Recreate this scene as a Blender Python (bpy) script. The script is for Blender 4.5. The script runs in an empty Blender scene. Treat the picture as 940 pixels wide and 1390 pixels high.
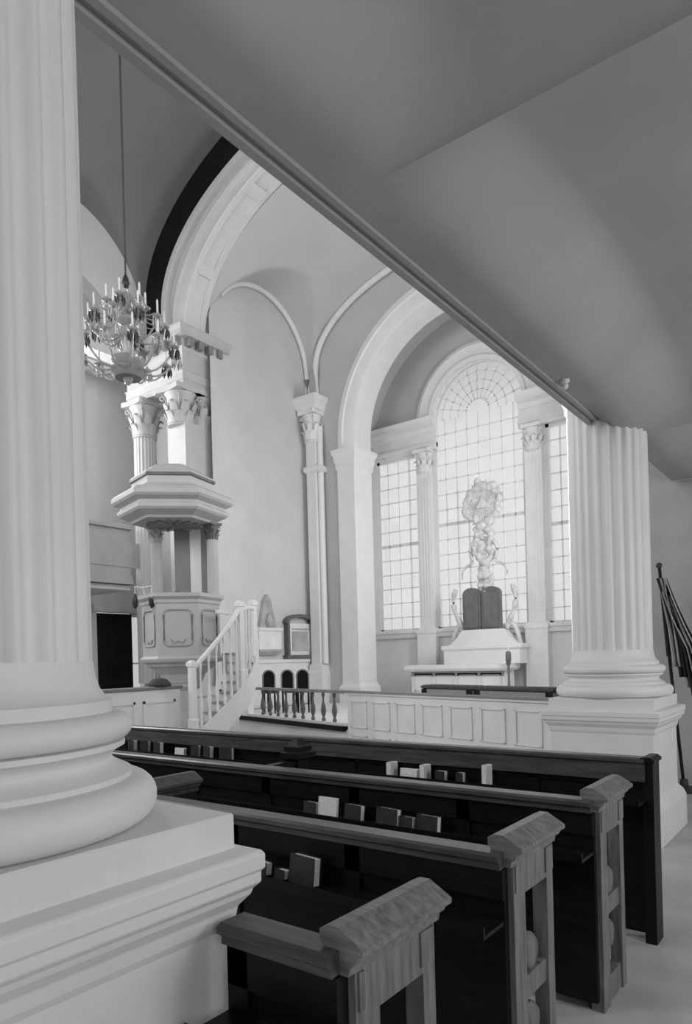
import bpy, bmesh, math, random
from mathutils import Vector, Matrix
random.seed(7)
PI = math.pi
col = bpy.context.scene.collection

# ------------------------------------------------------------------ materials
def mat(name, g, rough=.6, noise=.06, scale=6., bump=.0, bscale=60., spec=.4, grain=0.):
    m = bpy.data.materials.new(name); m.use_nodes = True
    nt = m.node_tree; b = nt.nodes['Principled BSDF']
    b.inputs['Roughness'].default_value = rough
    b.inputs['Specular IOR Level'].default_value = spec
    tc = nt.nodes.new('ShaderNodeTexCoord')
    src = tc.outputs['Object']
    if grain:
        mp = nt.nodes.new('ShaderNodeMapping'); nt.links.new(src, mp.inputs[0])
        mp.inputs['Scale'].default_value = (1., 9., 9.) if grain == 1 else (9., 9., 1.)
        src = mp.outputs[0]
    n = nt.nodes.new('ShaderNodeTexNoise'); n.inputs['Scale'].default_value = scale
    n.inputs['Detail'].default_value = 5
    nt.links.new(src, n.inputs['Vector'])
    r = nt.nodes.new('ShaderNodeValToRGB')
    lo, hi = max(0, g*(1-noise*2)), min(1, g*(1+noise*2))
    r.color_ramp.elements[0].position = .25; r.color_ramp.elements[1].position = .75
    r.color_ramp.elements[0].color = (lo, lo, lo, 1); r.color_ramp.elements[1].color = (hi, hi, hi, 1)
    nt.links.new(n.outputs['Fac'], r.inputs[0]); nt.links.new(r.outputs[0], b.inputs['Base Color'])
    if bump:
        n2 = nt.nodes.new('ShaderNodeTexNoise'); n2.inputs['Scale'].default_value = bscale
        nt.links.new(src, n2.inputs['Vector'])
        bp = nt.nodes.new('ShaderNodeBump'); bp.inputs['Strength'].default_value = bump
        bp.inputs['Distance'].default_value = .01
        nt.links.new(n2.outputs['Fac'], bp.inputs['Height']); nt.links.new(bp.outputs[0], b.inputs['Normal'])
    return m

M = dict(
    white=mat('white_paint', .78, .5, .02, 4, .05),
    cream=mat('pale_paint', .70, .55, .02, 4, .05),
    stone=mat('stone_paint', .72, .5, .02, 3, .06),
    plaster=mat('plaster', .62, .85, .03, 1.5, .12, 40),
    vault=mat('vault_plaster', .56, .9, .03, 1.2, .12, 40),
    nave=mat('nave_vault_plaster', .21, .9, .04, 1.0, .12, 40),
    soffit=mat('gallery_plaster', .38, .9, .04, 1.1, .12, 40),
    grey=mat('grey_paint', .36, .6, .04, 3),
    midgrey=mat('mid_grey_paint', .24, .6, .05, 3),
    panel=mat('panelled_paint', .74, .5, .03, 3, .05),
    black=mat('flat_black', .012, .8, .1, 3, spec=.15),
    wood=mat('dark_varnished_wood', .006, .4, .3, 5, .05, 30, .2, grain=1),
    railwood=mat('lit_rail_wood', .06, .33, .25, 5, .08, 30, .5, grain=1),  # pew wood made lighter: light on the tops put into the colour
    endwood=mat('oak_pew_end', .16, .45, .22, 5, .12, 30, .4, grain=2),
    capwood=mat('oak_cap', .17, .4, .25, 6, .1, 30, .4, grain=1),
    cover=mat('dark_book_cloth', .02, .6, .2, 20),
    page=mat('page_edges', .72, .8, .06, 60),
    metal=mat('dark_metal', .03, .4, .1, 8),
    pulpit=mat('pulpit_paint', .46, .5, .03, 4, .05),
    pierpaint=mat('pier_paint', .50, .55, .03, 4, .05),
    gilt=mat('carved_gilt', .62, .45, .12, 9, .2, 40),
    tablet=mat('dark_tablet', .14, .5, .1, 6),
    floor=mat('stone_floor', .45, .5, .08, 2.5, .05),
    cushion=mat('dark_cushion', .05, .8, .15, 12, .1),
    marble=mat('white_marble', .80, .35, .06, 3),
    veined=mat('grey_marble', .42, .35, .12, 4),
    wax=mat('candle_wax', .75, .5, .03, 8),
    flagdark=mat('dark_cloth', .02, .9, .1, 10),
    flaglight=mat('pale_cloth', .45, .9, .05, 10),
    rope=mat('rod_metal', .06, .5, .1, 10),
)
def glassmat():
    m = bpy.data.materials.new('cut_glass'); m.use_nodes = True
    b = m.node_tree.nodes['Principled BSDF']
    b.inputs['Base Color'].default_value = (.55, .55, .55, 1); b.inputs['Roughness'].default_value = .12
    b.inputs['Transmission Weight'].default_value = .45; b.inputs['IOR'].default_value = 1.5
    n = m.node_tree.nodes.new('ShaderNodeTexNoise'); n.inputs['Scale'].default_value = 30
    bp = m.node_tree.nodes.new('ShaderNodeBump'); bp.inputs['Strength'].default_value = .3
    m.node_tree.links.new(n.outputs['Fac'], bp.inputs['Height']); m.node_tree.links.new(bp.outputs[0], b.inputs['Normal'])
    return m
M['glass'] = glassmat()
def panemat():
    m = bpy.data.materials.new('frosted_pane'); m.use_nodes = True
    nt = m.node_tree; nt.nodes.remove(nt.nodes['Principled BSDF'])
    out = nt.nodes['Material Output']
    tr = nt.nodes.new('ShaderNodeBsdfTransparent'); tl = nt.nodes.new('ShaderNodeBsdfTranslucent')
    tr.inputs[0].default_value = (.92, .92, .92, 1); tl.inputs[0].default_value = (.85, .85, .85, 1)
    n = nt.nodes.new('ShaderNodeTexNoise'); n.inputs['Scale'].default_value = 2.2
    mr = nt.nodes.new('ShaderNodeMapRange'); mr.inputs['To Min'].default_value = .1; mr.inputs['To Max'].default_value = .35
    tc = nt.nodes.new('ShaderNodeTexCoord')
    nt.links.new(tc.outputs['Object'], n.inputs['Vector'])
    nt.links.new(n.outputs['Fac'], mr.inputs['Value'])
    mx = nt.nodes.new('ShaderNodeMixShader')
    nt.links.new(mr.outputs[0], mx.inputs[0]); nt.links.new(tr.outputs[0], mx.inputs[1]); nt.links.new(tl.outputs[0], mx.inputs[2])
    nt.links.new(mx.outputs[0], out.inputs['Surface'])
    return m
M['pane'] = panemat()

# ------------------------------------------------------------------ mesh builder
class MB:
    def __init__(s): s.v = []; s.f = []; s.T = Matrix.Identity(4)
    def P(s, x, y, z):
        s.v.append(tuple(s.T @ Vector((x, y, z)))); return len(s.v)-1
    def box(s, x0, x1, y0, y1, z0, z1):
        a = [s.P(x, y, z) for z in (z0, z1) for x, y in ((x0, y0), (x1, y0), (x1, y1), (x0, y1))]
        s.f += [(a[3], a[2], a[1], a[0]), (a[4], a[5], a[6], a[7])] + [(a[i], a[(i+1) % 4], a[4+(i+1) % 4], a[4+i]) for i in range(4)]
        return s
    def rings(s, rings, closed=True, cap0=True, cap1=True):
        R = [[s.P(*p) for p in r] for r in rings]; n = len(R[0])
        for a, b in zip(R, R[1:]):
            for i in range(n if closed else n-1):
                j = (i+1) % n; s.f.append((a[i], a[j], b[j], b[i]))
        if closed and cap0: s.f.append(tuple(reversed(R[0])))
        if closed and cap1: s.f.append(tuple(R[-1]))
        return s
    def rect(s, prof, x0, x1, y0, y1):          # moulding profile (offset, z) swept round a rectangle
        return s.rings([[(x0-o, y0-o, z), (x1+o, y0-o, z), (x1+o, y1+o, z), (x0-o, y1+o, z)] for o, z in prof])
    def lathe(s, prof, cx=0, cy=0, n=24, a0=0., rf=None):
        return s.rings([[(cx+r*(rf(i/n) if rf else 1)*math.cos(a0+2*PI*i/n), cy+r*(rf(i/n) if rf else 1)*math.sin(a0+2*PI*i/n), z) for i in range(n)] for r, z in prof])
    def prism_x(s, poly, x0, x1):               # polygon in (y, z)
        return s.rings([[(x, y, z) for y, z in poly] for x in (x0, x1)])
    def prism_y(s, poly, y0, y1):               # polygon in (x, z)
        return s.rings([[(x, y, z) for x, z in poly] for y in (y0, y1)])
    def prism_z(s, poly, z0, z1):
        return s.rings([[(x, y, z) for x, y in poly] for z in (z0, z1)])
    def tube(s, path, r, n=8):
        path = [Vector(p) for p in path]; rs = r if isinstance(r, (list, tuple)) else [r]*len(path)
        R = []
        for i, p in enumerate(path):
            t = (path[min(i+1, len(path)-1)]-path[max(i-1, 0)]).normalized()
            a = t.cross(Vector((0, 0, 1)))
            if a.length < 1e-3: a = Vector((1, 0, 0))
            a.normalize(); b = t.cross(a)
            R.append([tuple(p+rs[i]*(math.cos(2*PI*k/n)*a+math.sin(2*PI*k/n)*b)) for k in range(n)])
        return s.rings(R)
    def ball(s, c, r, n=10, sz=1.):
        k = max(4, n//2+1)
        return s.lathe([(max(1e-4, r*math.sin(PI*i/k)), c[2]-sz*r*math.cos(PI*i/k)) for i in range(k+1)], c[0], c[1], n)
    def grid(s, fn, us, vs, thick=None):
        R = [[s.P(*fn(u, v)) for v in vs] for u in us]
        for i in range(len(us)-1):
            for j in range(len(vs)-1): s.f.append((R[i][j], R[i+1][j], R[i+1][j+1], R[i][j+1]))
        return s
    def strips(s, curves):                       # open strips between successive curves
        return s.rings(curves, closed=False)
    def build(s, name, m, parent=None, smooth=None, solid=None, bevel=None):
        me = bpy.data.meshes.new(name); me.from_pydata(s.v, [], s.f)
        bm = bmesh.new(); bm.from_mesh(me)
        bmesh.ops.remove_doubles(bm, verts=bm.verts, dist=1e-5)
        bmesh.ops.recalc_face_normals(bm, faces=bm.faces); bm.to_mesh(me); bm.free()
        me.materials.append(m if not isinstance(m, str) else M[m])
        if smooth is not None:
            me.polygons.foreach_set('use_smooth', [True]*len(me.polygons))
            me.set_sharp_from_angle(angle=math.radians(smooth))
        o = bpy.data.objects.new(name, me); col.objects.link(o)
        if parent:
            o.parent = parent; o.matrix_parent_inverse = parent_world(parent).inverted()
        if solid:
            k = o.modifiers.new('Solid', 'SOLIDIFY'); k.thickness = solid; k.offset = 0
        if bevel:
            k = o.modifiers.new('Bevel', 'BEVEL'); k.width = bevel; k.segments = 2; k.limit_method = 'ANGLE'
        return o
def parent_world(p):
    m = p.matrix_basis.copy()
    while p.parent:
        m = p.parent.matrix_basis @ p.matrix_parent_inverse @ m if False else p.parent.matrix_basis @ p.matrix_parent_inverse @ m
        p = p.parent
    return m
def empty(name, label, cat, loc=(0, 0, 0), group=None, rz=0):
    o = bpy.data.objects.new(name, None); col.objects.link(o); o.location = loc; o.rotation_euler = (0, 0, rz)
    o.empty_display_size = .1
    bpy.context.view_layer.update
    o.matrix_basis = Matrix.Translation(loc) @ Matrix.Rotation(rz, 4, 'Z')
    return tag(o, label, cat, group)
def tag(o, label, cat, group=None):
    o['label'] = label; o['category'] = cat
    if group: o['group'] = group
    return o
def struct(mb, name, m, smooth=None, solid=None, bevel=None):
    o = mb.build(name, m, None, smooth, solid, bevel); o['kind'] = 'structure'; return o
def copy_tree(o, parent=None):
    c = o.copy(); col.objects.link(c)
    if parent: c.parent = parent
    for ch in list(o.children): copy_tree(ch, c)
    return c
def lin(a, b, n): return [a+(b-a)*i/(n-1) for i in range(n)]

XC = -6.7
def ell(t, a, b, z0, xc=XC): return (xc-a*math.cos(t), z0+b*math.sin(t))
def stilted(a, b, z0, zb, n=49, xc=XC):          # curve from left foot over the crown to the right foot
    pts = [(xc-a, zb)]+[ell(PI*i/(n-1), a, b, z0, xc) for i in range(n)]+[(xc+a, zb)]
    return pts
def lerp(A, B, s): return [((1-s)*p[0]+s*q[0], (1-s)*p[1]+s*q[1]) for p, q in zip(A, B)]

# ================================================================== SETTING
struct(MB().box(-13.6, 3, -3, 14.3, -.1, 0), 'floor', 'floor')

# --- nave vault: elliptical barrel cut by side lunettes
def main_z(x, a=4.8, b=2.63, z0=8.95):
    q = 1-((x-XC)/a)**2
    return z0+b*math.sqrt(q) if q > 0 else 0
NB = (7.02, 2.6, -1.8)
def cross_z(y):
    z = 0
    for yb in NB:
        q = 1-((y-yb)/1.80)**2
        if q > 0: z = max(z, 8.25+2.03*math.sqrt(q))
    return z
ts = [PI*i/72 for i in range(73)]
ys = sorted(set([round(-2+.12*i, 3) for i in range(91)]+[8.83, 8.86]+[round(yb+s*1.8*(1-.5**k), 4) for yb in NB for s in (1, -1) for k in range(3, 9)]))
ys = [y for y in ys if -2 <= y <= 8.86]
mb = MB()
mb.grid(lambda t, y: (XC-4.8*math.cos(t), y, max(8.95+2.63*math.sin(t), cross_z(y))), ts, ys)
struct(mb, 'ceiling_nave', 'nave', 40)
# lunette wall with arched recesses
mb = MB()
for sx in (-11.5,):
    top = [(y, max(8.9, cross_z(y))) for y in ys]
    hole = lambda y: max([7.95+math.sqrt(max(0, 1-((y-yb)/1.12)**2))*1.0 if abs(y-yb) < 1.12 else 0 for yb in NB]+[7.9])
    mb.strips([[(sx, y, hole(y)) for y, z in top], [(sx, y, z) for y, z in top]])
    mb.strips([[(sx-.35, y, hole(y)) for y, z in top], [(sx, y, hole(y)) for y, z in top]])
struct(mb, 'wall_clerestory', 'plaster', 30)
mb = MB()
for yb in NB: mb.box(-11.9, -11.86, yb-1.14, min(8.55, yb+1.14), 7.88, 9.05)
struct(mb, 'wall_clerestory_recess', 'grey')
mb = MB()
mb.box(-13.5, -13.3, -2, 8.72, 0, 9.4).box(-13.5, -13.3, 9.95, 10.3, 0, 9.4).box(-13.5, -13.3, 8.72, 9.95, 2.76, 9.4)
struct(mb, 'wall_left', 'plaster')
struct(MB().box(-13.5, -10.36, 10.12, 10.3, 0, 9.0), 'wall_left_end', 'plaster')
struct(MB().box(-11.9, -11.55, -2, 8.72, 7.6, 7.9), 'trim_1', 'plaster')
struct(MB().box(-13.4, -12.6, -2, 9.9, 7.9, 8.0), 'ceiling_left_aisle', 'plaster')
# far gallery front
mb = MB()
mb.box(-11.95, -11.8, -2, 8.55, 3.2, 4.3)
for y in (1.2, 3.4, 5.6, 7.8): mb.box(-11.8, -11.775, y-.95, y+.95, 3.55, 4.05)
mb.prism_y([(-11.98, 4.3), (-11.7, 4.3), (-11.7, 4.36), (-11.74, 4.4), (-11.98, 4.4)], -2, 8.55)
mb.prism_y([(-11.95, 3.2), (-11.72, 3.2), (-11.72, 3.26), (-11.78, 3.4), (-11.95, 3.4)], -2, 8.55)
struct(mb, 'wall_gallery_front', 'grey')
struct(MB().box(-13.3, -11.9, -2, 8.6, 3.1, 3.2), 'ceiling_under_gallery', 'plaster')
# black door
d = struct(MB().box(-13.42, -13.36, 8.74, 9.66, 0, 2.74), 'door_1', 'black')
mb = MB()
for z0, z1 in ((.2, 1.1), (1.3, 2.5)):
    for y0, y1 in ((8.84, 9.15), (9.25, 9.56)): mb.box(-13.36, -13.35, y0, y1, z0, z1)
mb.build('door_panel', 'black', d)
MB().box(-13.42, -13.3, 9.925, 9.95, 0, 2.76).build('door_post', 'white', d)
w = struct(MB().box(-13.44, -13.40, 9.66, 9.925, 0, .06).box(-13.44, -13.40, 9.66, 9.925, 2.68, 2.76).box(-13.44, -13.40, 9.66, 9.925, 1.6, 1.63), 'window_5', 'white')
MB().box(-13.43, -13.425, 9.66, 9.925, .05, 2.7).build('pane', 'pane', w)
struct(MB().box(-13.32, -13.2, 8.6, 9.95, 2.76, 2.9), 'trim_2', 'plaster')

# --- band coloured flat black round the chancel arch, and the arch
c_in = stilted(3.7, 2.35, 8.13, 8.07)
c_out = stilted(4.28, 2.37, 8.62, 8.07)
c_dark = stilted(4.86, 2.63, 8.95, 8.07)
def cur(s): return lerp(c_in, c_out, s) if s <= 1 else lerp(c_out, c_dark, s-1)
def sweep(prof): 
    mb = MB(); mb.strips([[(x, y, z) for x, z in cur(s)] for s, y in prof]); return mb
struct(sweep([(1.0, 8.9), (1.03, 8.86), (2.0, 8.86), (2.12, 8.86)]), 'trim_3', 'black', 35)
struct(sweep([(1.02, 8.90), (1.02, 8.83), (.86, 8.83), (.83, 8.87), (.82, 8.96), (.74, 9.02), (.52, 9.02), (.47, 8.97), (.46, 8.87), (.44, 8.84), (.38, 8.84), (.36, 8.90), (.30, 8.91), (.04, 8.91), (.0, 8.93),
              (.0, 9.03), (.04, 9.03), (.04, 9.32), (.0, 9.32), (.0, 9.45), (.1, 9.47), (.1, 9.6)]), 'trim_4', 'cream', 35)
# raised blocks on the arch soffit
mb = MB()
for ang in (26, 58, 90, 122, 154):
    t = math.radians(ang)
    rr = [[(ell(t+dt, 3.7-o, 2.35-o, 8.13)[0], y, ell(t+dt, 3.7-o, 2.35-o, 8.13)[1]) for dt, y in ((-.035, 9.0), (.035, 9.0), (.035, 9.36), (-.035, 9.36))] for o in (-.05, .02)]
    mb.rings(rr)
struct(mb, 'trim_5', 'cream')
# wall of the chancel front over the arch is the vault's own end; chancel vault
def ch_main(t, y):
    k = (y-9.45)/2.97
    a = 3.72*(1-k)+3.32*k; b = 2.3*(1-k)+1.66*k; z0 = 8.15*(1-k)+8.28*k
    return XC-a*math.cos(t), z0+b*math.sin(t)
def ch_cross(y):
    q = 1-((y-10.90)/1.51)**2
    return 8.1+1.54*math.sqrt(q) if q > 0 else 0
ys2 = sorted(set([round(9.45+.0594*i, 4) for i in range(51)]+[round(10.90+s*1.51*(1-.5**k), 4) for s in (1, -1) for k in range(3, 9) if 9.45 < 10.90+s*1.51*(1-.5**k) < 12.42]))
mb = MB()
def chv(t, y):
    x, z = ch_main(min(max(t, 0), PI), y)
    if t < 0: x = -10.32
    if t > PI: x = 2*XC+10.32
    return (x, y, max(z, ch_cross(y)))
mb.grid(chv, [-.1]+[PI*i/90 for i in range(91)]+[PI+.1], ys2)
struct(mb, 'ceiling_chancel', 'vault', 40)
# chancel side walls
for nm, X in (('wall_chancel_left', -10.3), ('wall_chancel_right', -3.1)):
    mb = MB()
    mb.strips([[(X, y, 0) for y in ys2], [(X, y, 1.62) for y in ys2], [(X, y, max(8.25, ch_cross(y))) for y in ys2]])
    # returns out to the vault edge
    struct(mb, nm, 'plaster')
mb = MB().box(-10.29, -10.23, 9.9, 12.4, .6, 1.55).box(-10.29, -10.19, 9.9, 12.4, 1.55, 1.62)
for y in (10.1, 10.85, 11.6): mb.box(-10.23, -10.215, y, y+.6, .8, 1.4)
struct(mb, 'trim_6', 'white')
# ribs (white mouldings) on wall arch and cross arch
def rib_path(pts, r): return MB().tube(pts, r, 8)
a1 = [(-10.23, 10.90+1.49*math.cos(t), 8.1+1.51*math.sin(t)) for t in lin(0, 2.5, 32)]
struct(MB().tube([(-10.23, 12.39, 7.6)]+a1, .06, 8), 'trim_7', 'white', 60)
a2 = [(XC-3.22*math.cos(t), 12.34, 8.30+1.62*math.sin(t)) for t in lin(0, PI, 61)]
struct(MB().tube([(XC-3.22, 12.34, 7.6)]+a2+[(XC+3.22, 12.34, 7.6)], .07, 8), 'trim_8', 'white', 60)
# wall with the sanctuary arch
N = 61
R3, Z3, X3 = 2.38, 6.52, -6.54
outer = [(XC-3.5*math.cos(t), 8.28+1.75*math.sin(t)) for t in lin(0, PI, N)]
inner = [(X3-R3*math.cos(t), Z3+R3*math.sin(t)) for t in lin(0, PI, N)]
mb = MB()
mb.strips([[(x, 12.42, z) for x, z in [(-10.35, 0)]+outer+[(-3.05, 0)]], [(x, 12.42, z) for x, z in [(X3-R3, 0)]+inner+[(X3+R3, 0)]]])
struct(mb, 'wall_sanctuary_arch', 'vault', 30)
def arcprof(prof, xc, zc, zb, n=61):
    return MB().strips([[(xc-r, y, zb)]+[(xc-r*math.cos(t), y, zc+r*math.sin(t)) for t in lin(0, PI, n)]+[(xc+r, y, zb)] for r, y in prof])
struct(arcprof([(2.80, 12.42), (2.80, 12.34), (2.68, 12.32), (2.66, 12.36), (2.40, 12.36), (2.36, 12.38), (2.36, 12.85), (2.36, 13.0), (2.48, 13.02)], X3, Z3, 6.2), 'trim_9', 'white', 35)
for k, sx in enumerate((-1, 1)):
    xa, xb = sorted((X3+sx*2.36, X3+sx*2.82))
    mb = MB().box(xa, xb, 12.32, 13.0, .6, 5.85)
    mb.rect([(.0, 5.8), (.03, 5.85), (.03, 5.95), (.06, 6.02), (.06, 6.12), (.1, 6.18), (.1, 6.26), (0, 6.28)], xa, xb, 12.32, 13.0)
    mb.rect([(.06, .6), (.06, .95), (.03, 1.0), (0, 1.05)], xa, xb, 12.32, 13.0)
    struct(mb, 'trim_%d' % (10+k), 'white')
# sanctuary recess
for nm, x in (('wall_sanctuary_left', -9.66), ('wall_sanctuary_right', -3.84)):
    struct(MB().box(x-.05, x+.05, 12.45, 14.0, .5, 7.2), nm, 'white')
struct(MB().strips([[(X3-2.92*math.cos(t), y, 6.7+2.6*math.sin(t)) for t in lin(0, PI, 61)] for y in (12.43, 14.0)]), 'ceiling_sanctuary', 'vault', 40)
# end wall round the Palladian window
XW, ZW, RW = -6.73, 7.0, 1.1
mb = MB()
mb.box(-9.7, -3.8, 14.0, 14.2, .5, 2.2)
mb.box(-9.7, -9.42, 14, 14.2, 2.2, 7.0).box(-8.25, -7.83, 14, 14.2, 2.2, 7.0).box(-5.63, -5.2, 14, 14.2, 2.2, 7.0).box(-4.04, -3.8, 14, 14.2, 2.2, 7.0)
mb.box(-9.42, -8.25, 14, 14.2, 6.35, 7.0).box(-5.2, -4.04, 14, 14.2, 6.35, 7.0)
struct(mb, 'wall_window', 'white')
mb = MB()
hi = [(X3-3.0*math.cos(t), 7.0+2.9*math.sin(t)) for t in lin(0, PI, N)]
lo = [(XW-RW*math.cos(t), ZW+RW*math.sin(t)) for t in lin(0, PI, N)]
mb.strips([[(x, 14.0, z) for x, z in hi], [(x, 14.0, z) for x, z in lo], [(x, 14.2, z) for x, z in lo]])
struct(mb, 'wall_end', 'vault', 30)
struct(arcprof([(1.5, 14.0), (1.5, 13.93), (1.42, 13.90), (1.36, 13.94), (1.2, 13.94), (1.17, 13.9), (1.08, 13.92), (1.08, 14.1)], XW, ZW, ZW), 'trim_12', 'white', 35)
for k, (xa, xb) in enumerate(((-9.66, -7.72), (-5.74, -3.84))):
    mb = MB().box(xa, xb, 13.93, 14.0, 6.4, 6.75)
    mb.prism_x([(14.0, 6.75), (13.9, 6.75), (13.88, 6.85), (13.76, 6.9), (13.76, 6.98), (13.72, 7.06), (14.0, 7.1)], xa, xb)
    mb.prism_x([(14.0, 6.35), (13.9, 6.35), (13.9, 6.42), (13.87, 6.44), (13.87, 6.5), (14.0, 6.5)], xa, xb)
    struct(mb, 'trim_%d' % (13+k), 'white')
struct(MB().prism_x([(14.0, 2.05), (13.9, 2.05), (13.88, 2.14), (13.84, 2.16), (13.84, 2.22), (14.0, 2.24)], -9.6, -3.9), 'trim_15', 'white')

# --- leaf-and-volute capitals
def leaf(mb, cx, cy, ang, r, z0, h, w, curl):
    ca, sa = math.cos(ang), math.sin(ang)
    def fn(u, v):
        ww = w*(math.sin(PI*(.18+.72*u)))*(1 if u < .85 else .8)
        rr = r+curl*(u**3)*(1.2 if u < .8 else 1.0)+.012*(1-v*v)
        zz = z0+h*(u if u < .85 else .85-(u-.85)*.7)
        return (cx+rr*ca-ww*v*sa, cy+rr*sa+ww*v*ca, zz)
    us, vs = lin(0, 1, 8), lin(-1, 1, 5)
    mb.grid(fn, us, vs)
    mb.grid(lambda u, v: tuple(Vector(fn(u, v))-Vector((ca*.02, sa*.02, 0))), us, vs)
def capital(mb, cx, cy, z0, h, r, leaves=8):
    n = 24
    mb.lathe([(r, z0), (r*1.08, z0+.01), (r*1.08, z0+.05*h), (r*.98, z0+.07*h), (r*1.0, z0+.5*h), (r*1.12, z0+.75*h), (r*1.32, z0+.86*h)], cx, cy, n)
    for row, (hh, cu) in enumerate(((.36, .28), (.64, .36))):
        for k in range(leaves):
            leaf(mb, cx, cy, 2*PI*(k+.5*row)/leaves, r*1.04, z0+.06*h, hh*h, r*.36, r*cu*1.9)
    for k in range(4):                           # corner volutes
        a = PI/4+k*PI/2; e = Vector((math.cos(a), math.sin(a), 0)); c = Vector((cx, cy, z0+.76*h))+e*r*1.5
        pts = [c+e*(math.cos(q)*r*.26*(1-q/14))+Vector((0, 0, math.sin(q)*r*.26*(1-q/14))) for q in lin(0, 9, 22)]
        mb.tube([Vector((cx, cy, z0+.45*h))+e*r*1.0]+[Vector((cx, cy, z0+.72*h))+e*r*1.2]+pts[4:], r*.07, 6)
    A = r*1.55
    poly = []
    for k in range(4):                           # concave abacus
        a = PI/4+k*PI/2; b = a+PI/2
        p, q = Vector((math.cos(a), math.sin(a)))*A*1.41, Vector((math.cos(b), math.sin(b)))*A*1.41
        for u in lin(0.06, .94, 7):
            m = p.lerp(q, u); m *= 1-.16*math.sin(PI*u); poly.append((cx+m.x, cy+m.y))
    mb.prism_z(poly, z0+.87*h, z0+h)
    return mb
def fluted(mb, cx, cy, prof, n=24, depth=.06):
    k = n*8
    def rf(f):
        q = (f*n) % 1
        return 1-depth*(math.sin(PI*(q-.14)/.72)**.7 if .14 < q < .86 else 0)
    return mb.lathe(prof, cx, cy, k, 0, rf)

# --- piers of the chancel arch (thing: left pier cluster)
def pier(label, mir):
    X = (lambda x: x) if not mir else (lambda x: 2*XC-x)
    def bx(m, x0, x1, *a): m.box(min(X(x0), X(x1)), max(X(x0), X(x1)), *a)
    t = empty('corinthian_pier', label, 'pier', (X(-10.9), 9.3, 0))
    s = MB(); bx(s, -10.98, -10.45, 8.9, 9.75, 1.0, 6.3); s.build('pilaster_shaft', 'pierpaint', t)
    s = MB(); fluted(s, X(-11.86), 9.02, [(.25, 1.2), (.25, 3), (.225, 6.3)], 20); s.build('column_shaft', 'pierpaint', t, 50)
    s = MB(); s.rect([(.06, 0), (.06, .9), (.1, .95), (.1, 1.05), (0, 1.12)], *sorted((X(-12.15), X(-10.4))), 8.8, 9.75); s.build('pedestal', 'pierpaint', t)
    s = MB(); capital(s, X(-11.86), 9.02, 6.25, .75, .23); s.build('column_capital', 'pierpaint', t, 50)
    for yy in (9.02, 9.5):
        s = MB(); capital(s, X(-10.71), yy, 6.25, .75, .24); s.build('pilaster_capital', 'pierpaint', t, 50)
    xa, xb = sorted((X(-12.2), X(-10.43)))
    s = MB().rect([(0, 7.0), (0, 7.1), (.02, 7.12), (.02, 7.24), (.04, 7.27), (0, 7.3), (0, 7.62), (.04, 7.66), (.06, 7.72), (.06, 7.86), (.2, 7.88), (.2, 7.96), (.24, 8.04), (.24, 8.07), (0, 8.08)], xa, xb, 8.86, 9.74)
    e = s.build('entablature', 'pierpaint', t)
    for i in range(6):
        x = xa-.02+(xb-xa-.06)*i/5
        MB().box(x, x+.11, 8.68, 8.82, 7.72, 7.87).build('modillion', 'midgrey', e)
    for i in range(4):
        y = 8.88+.25*i
        MB().box(-10.38, -10.23, y, y+.11, 7.72, 7.87).build('modillion', 'midgrey', e)
    return t
pier('pale clustered pier with leafy capitals and bracketed cornice carrying the chancel arch, behind the pulpit', False)
mb = MB().box(-2.95, -2.35, 8.9, 9.75, .6, 6.3)
mb.rect([(0, 6.3), (.06, 6.35), (.06, 6.9), (0, 7.0), (0, 7.1), (.02, 7.12), (.02, 7.24), (.04, 7.27), (0, 7.3), (0, 7.62), (.06, 7.72), (.06, 7.86), (.2, 7.88), (.24, 8.04), (.24, 8.07), (0, 8.08)], -2.97, -2.33, 8.86, 9.8)
struct(mb, 'trim_18', 'pierpaint')

# --- slim column between the chancel arches
t = empty('slim_column', 'tall slim white column with leafy capital at the inner corner of the chancel', 'column', (-10.06, 12.27, 0))
MB().box(-10.14, -9.88, 12.18, 12.41, 1.5, 6.9).build('shaft', 'white', t)
s = MB(); s.tube([(-9.82, 12.3, 1.5), (-9.82, 12.3, 6.9)], .07, 12).build('colonnette', 'white', t, 60)
MB().rect([(.08, .6), (.08, 1.3), (.04, 1.36), (.04, 1.46), (0, 1.5)], -10.14, -9.86, 12.18, 12.41).build('pedestal', 'white', t)
s = MB(); capital(s, -10.02, 12.28, 6.55, .72, .17).build('capital', 'white', t, 50)
MB().rect([(.02, 7.27), (.06, 7.36), (.06, 7.42), (.12, 7.5), (.12, 7.56), (0, 7.58)], -10.24, -9.78, 12.07, 12.41).build('abacus_block', 'white', t)
MB().rect([(0, 5.86), (.04, 5.9), (.04, 5.98), (0, 6.02)], -10.15, -9.76, 12.16, 12.41).build('collar', 'white', t)

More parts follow.
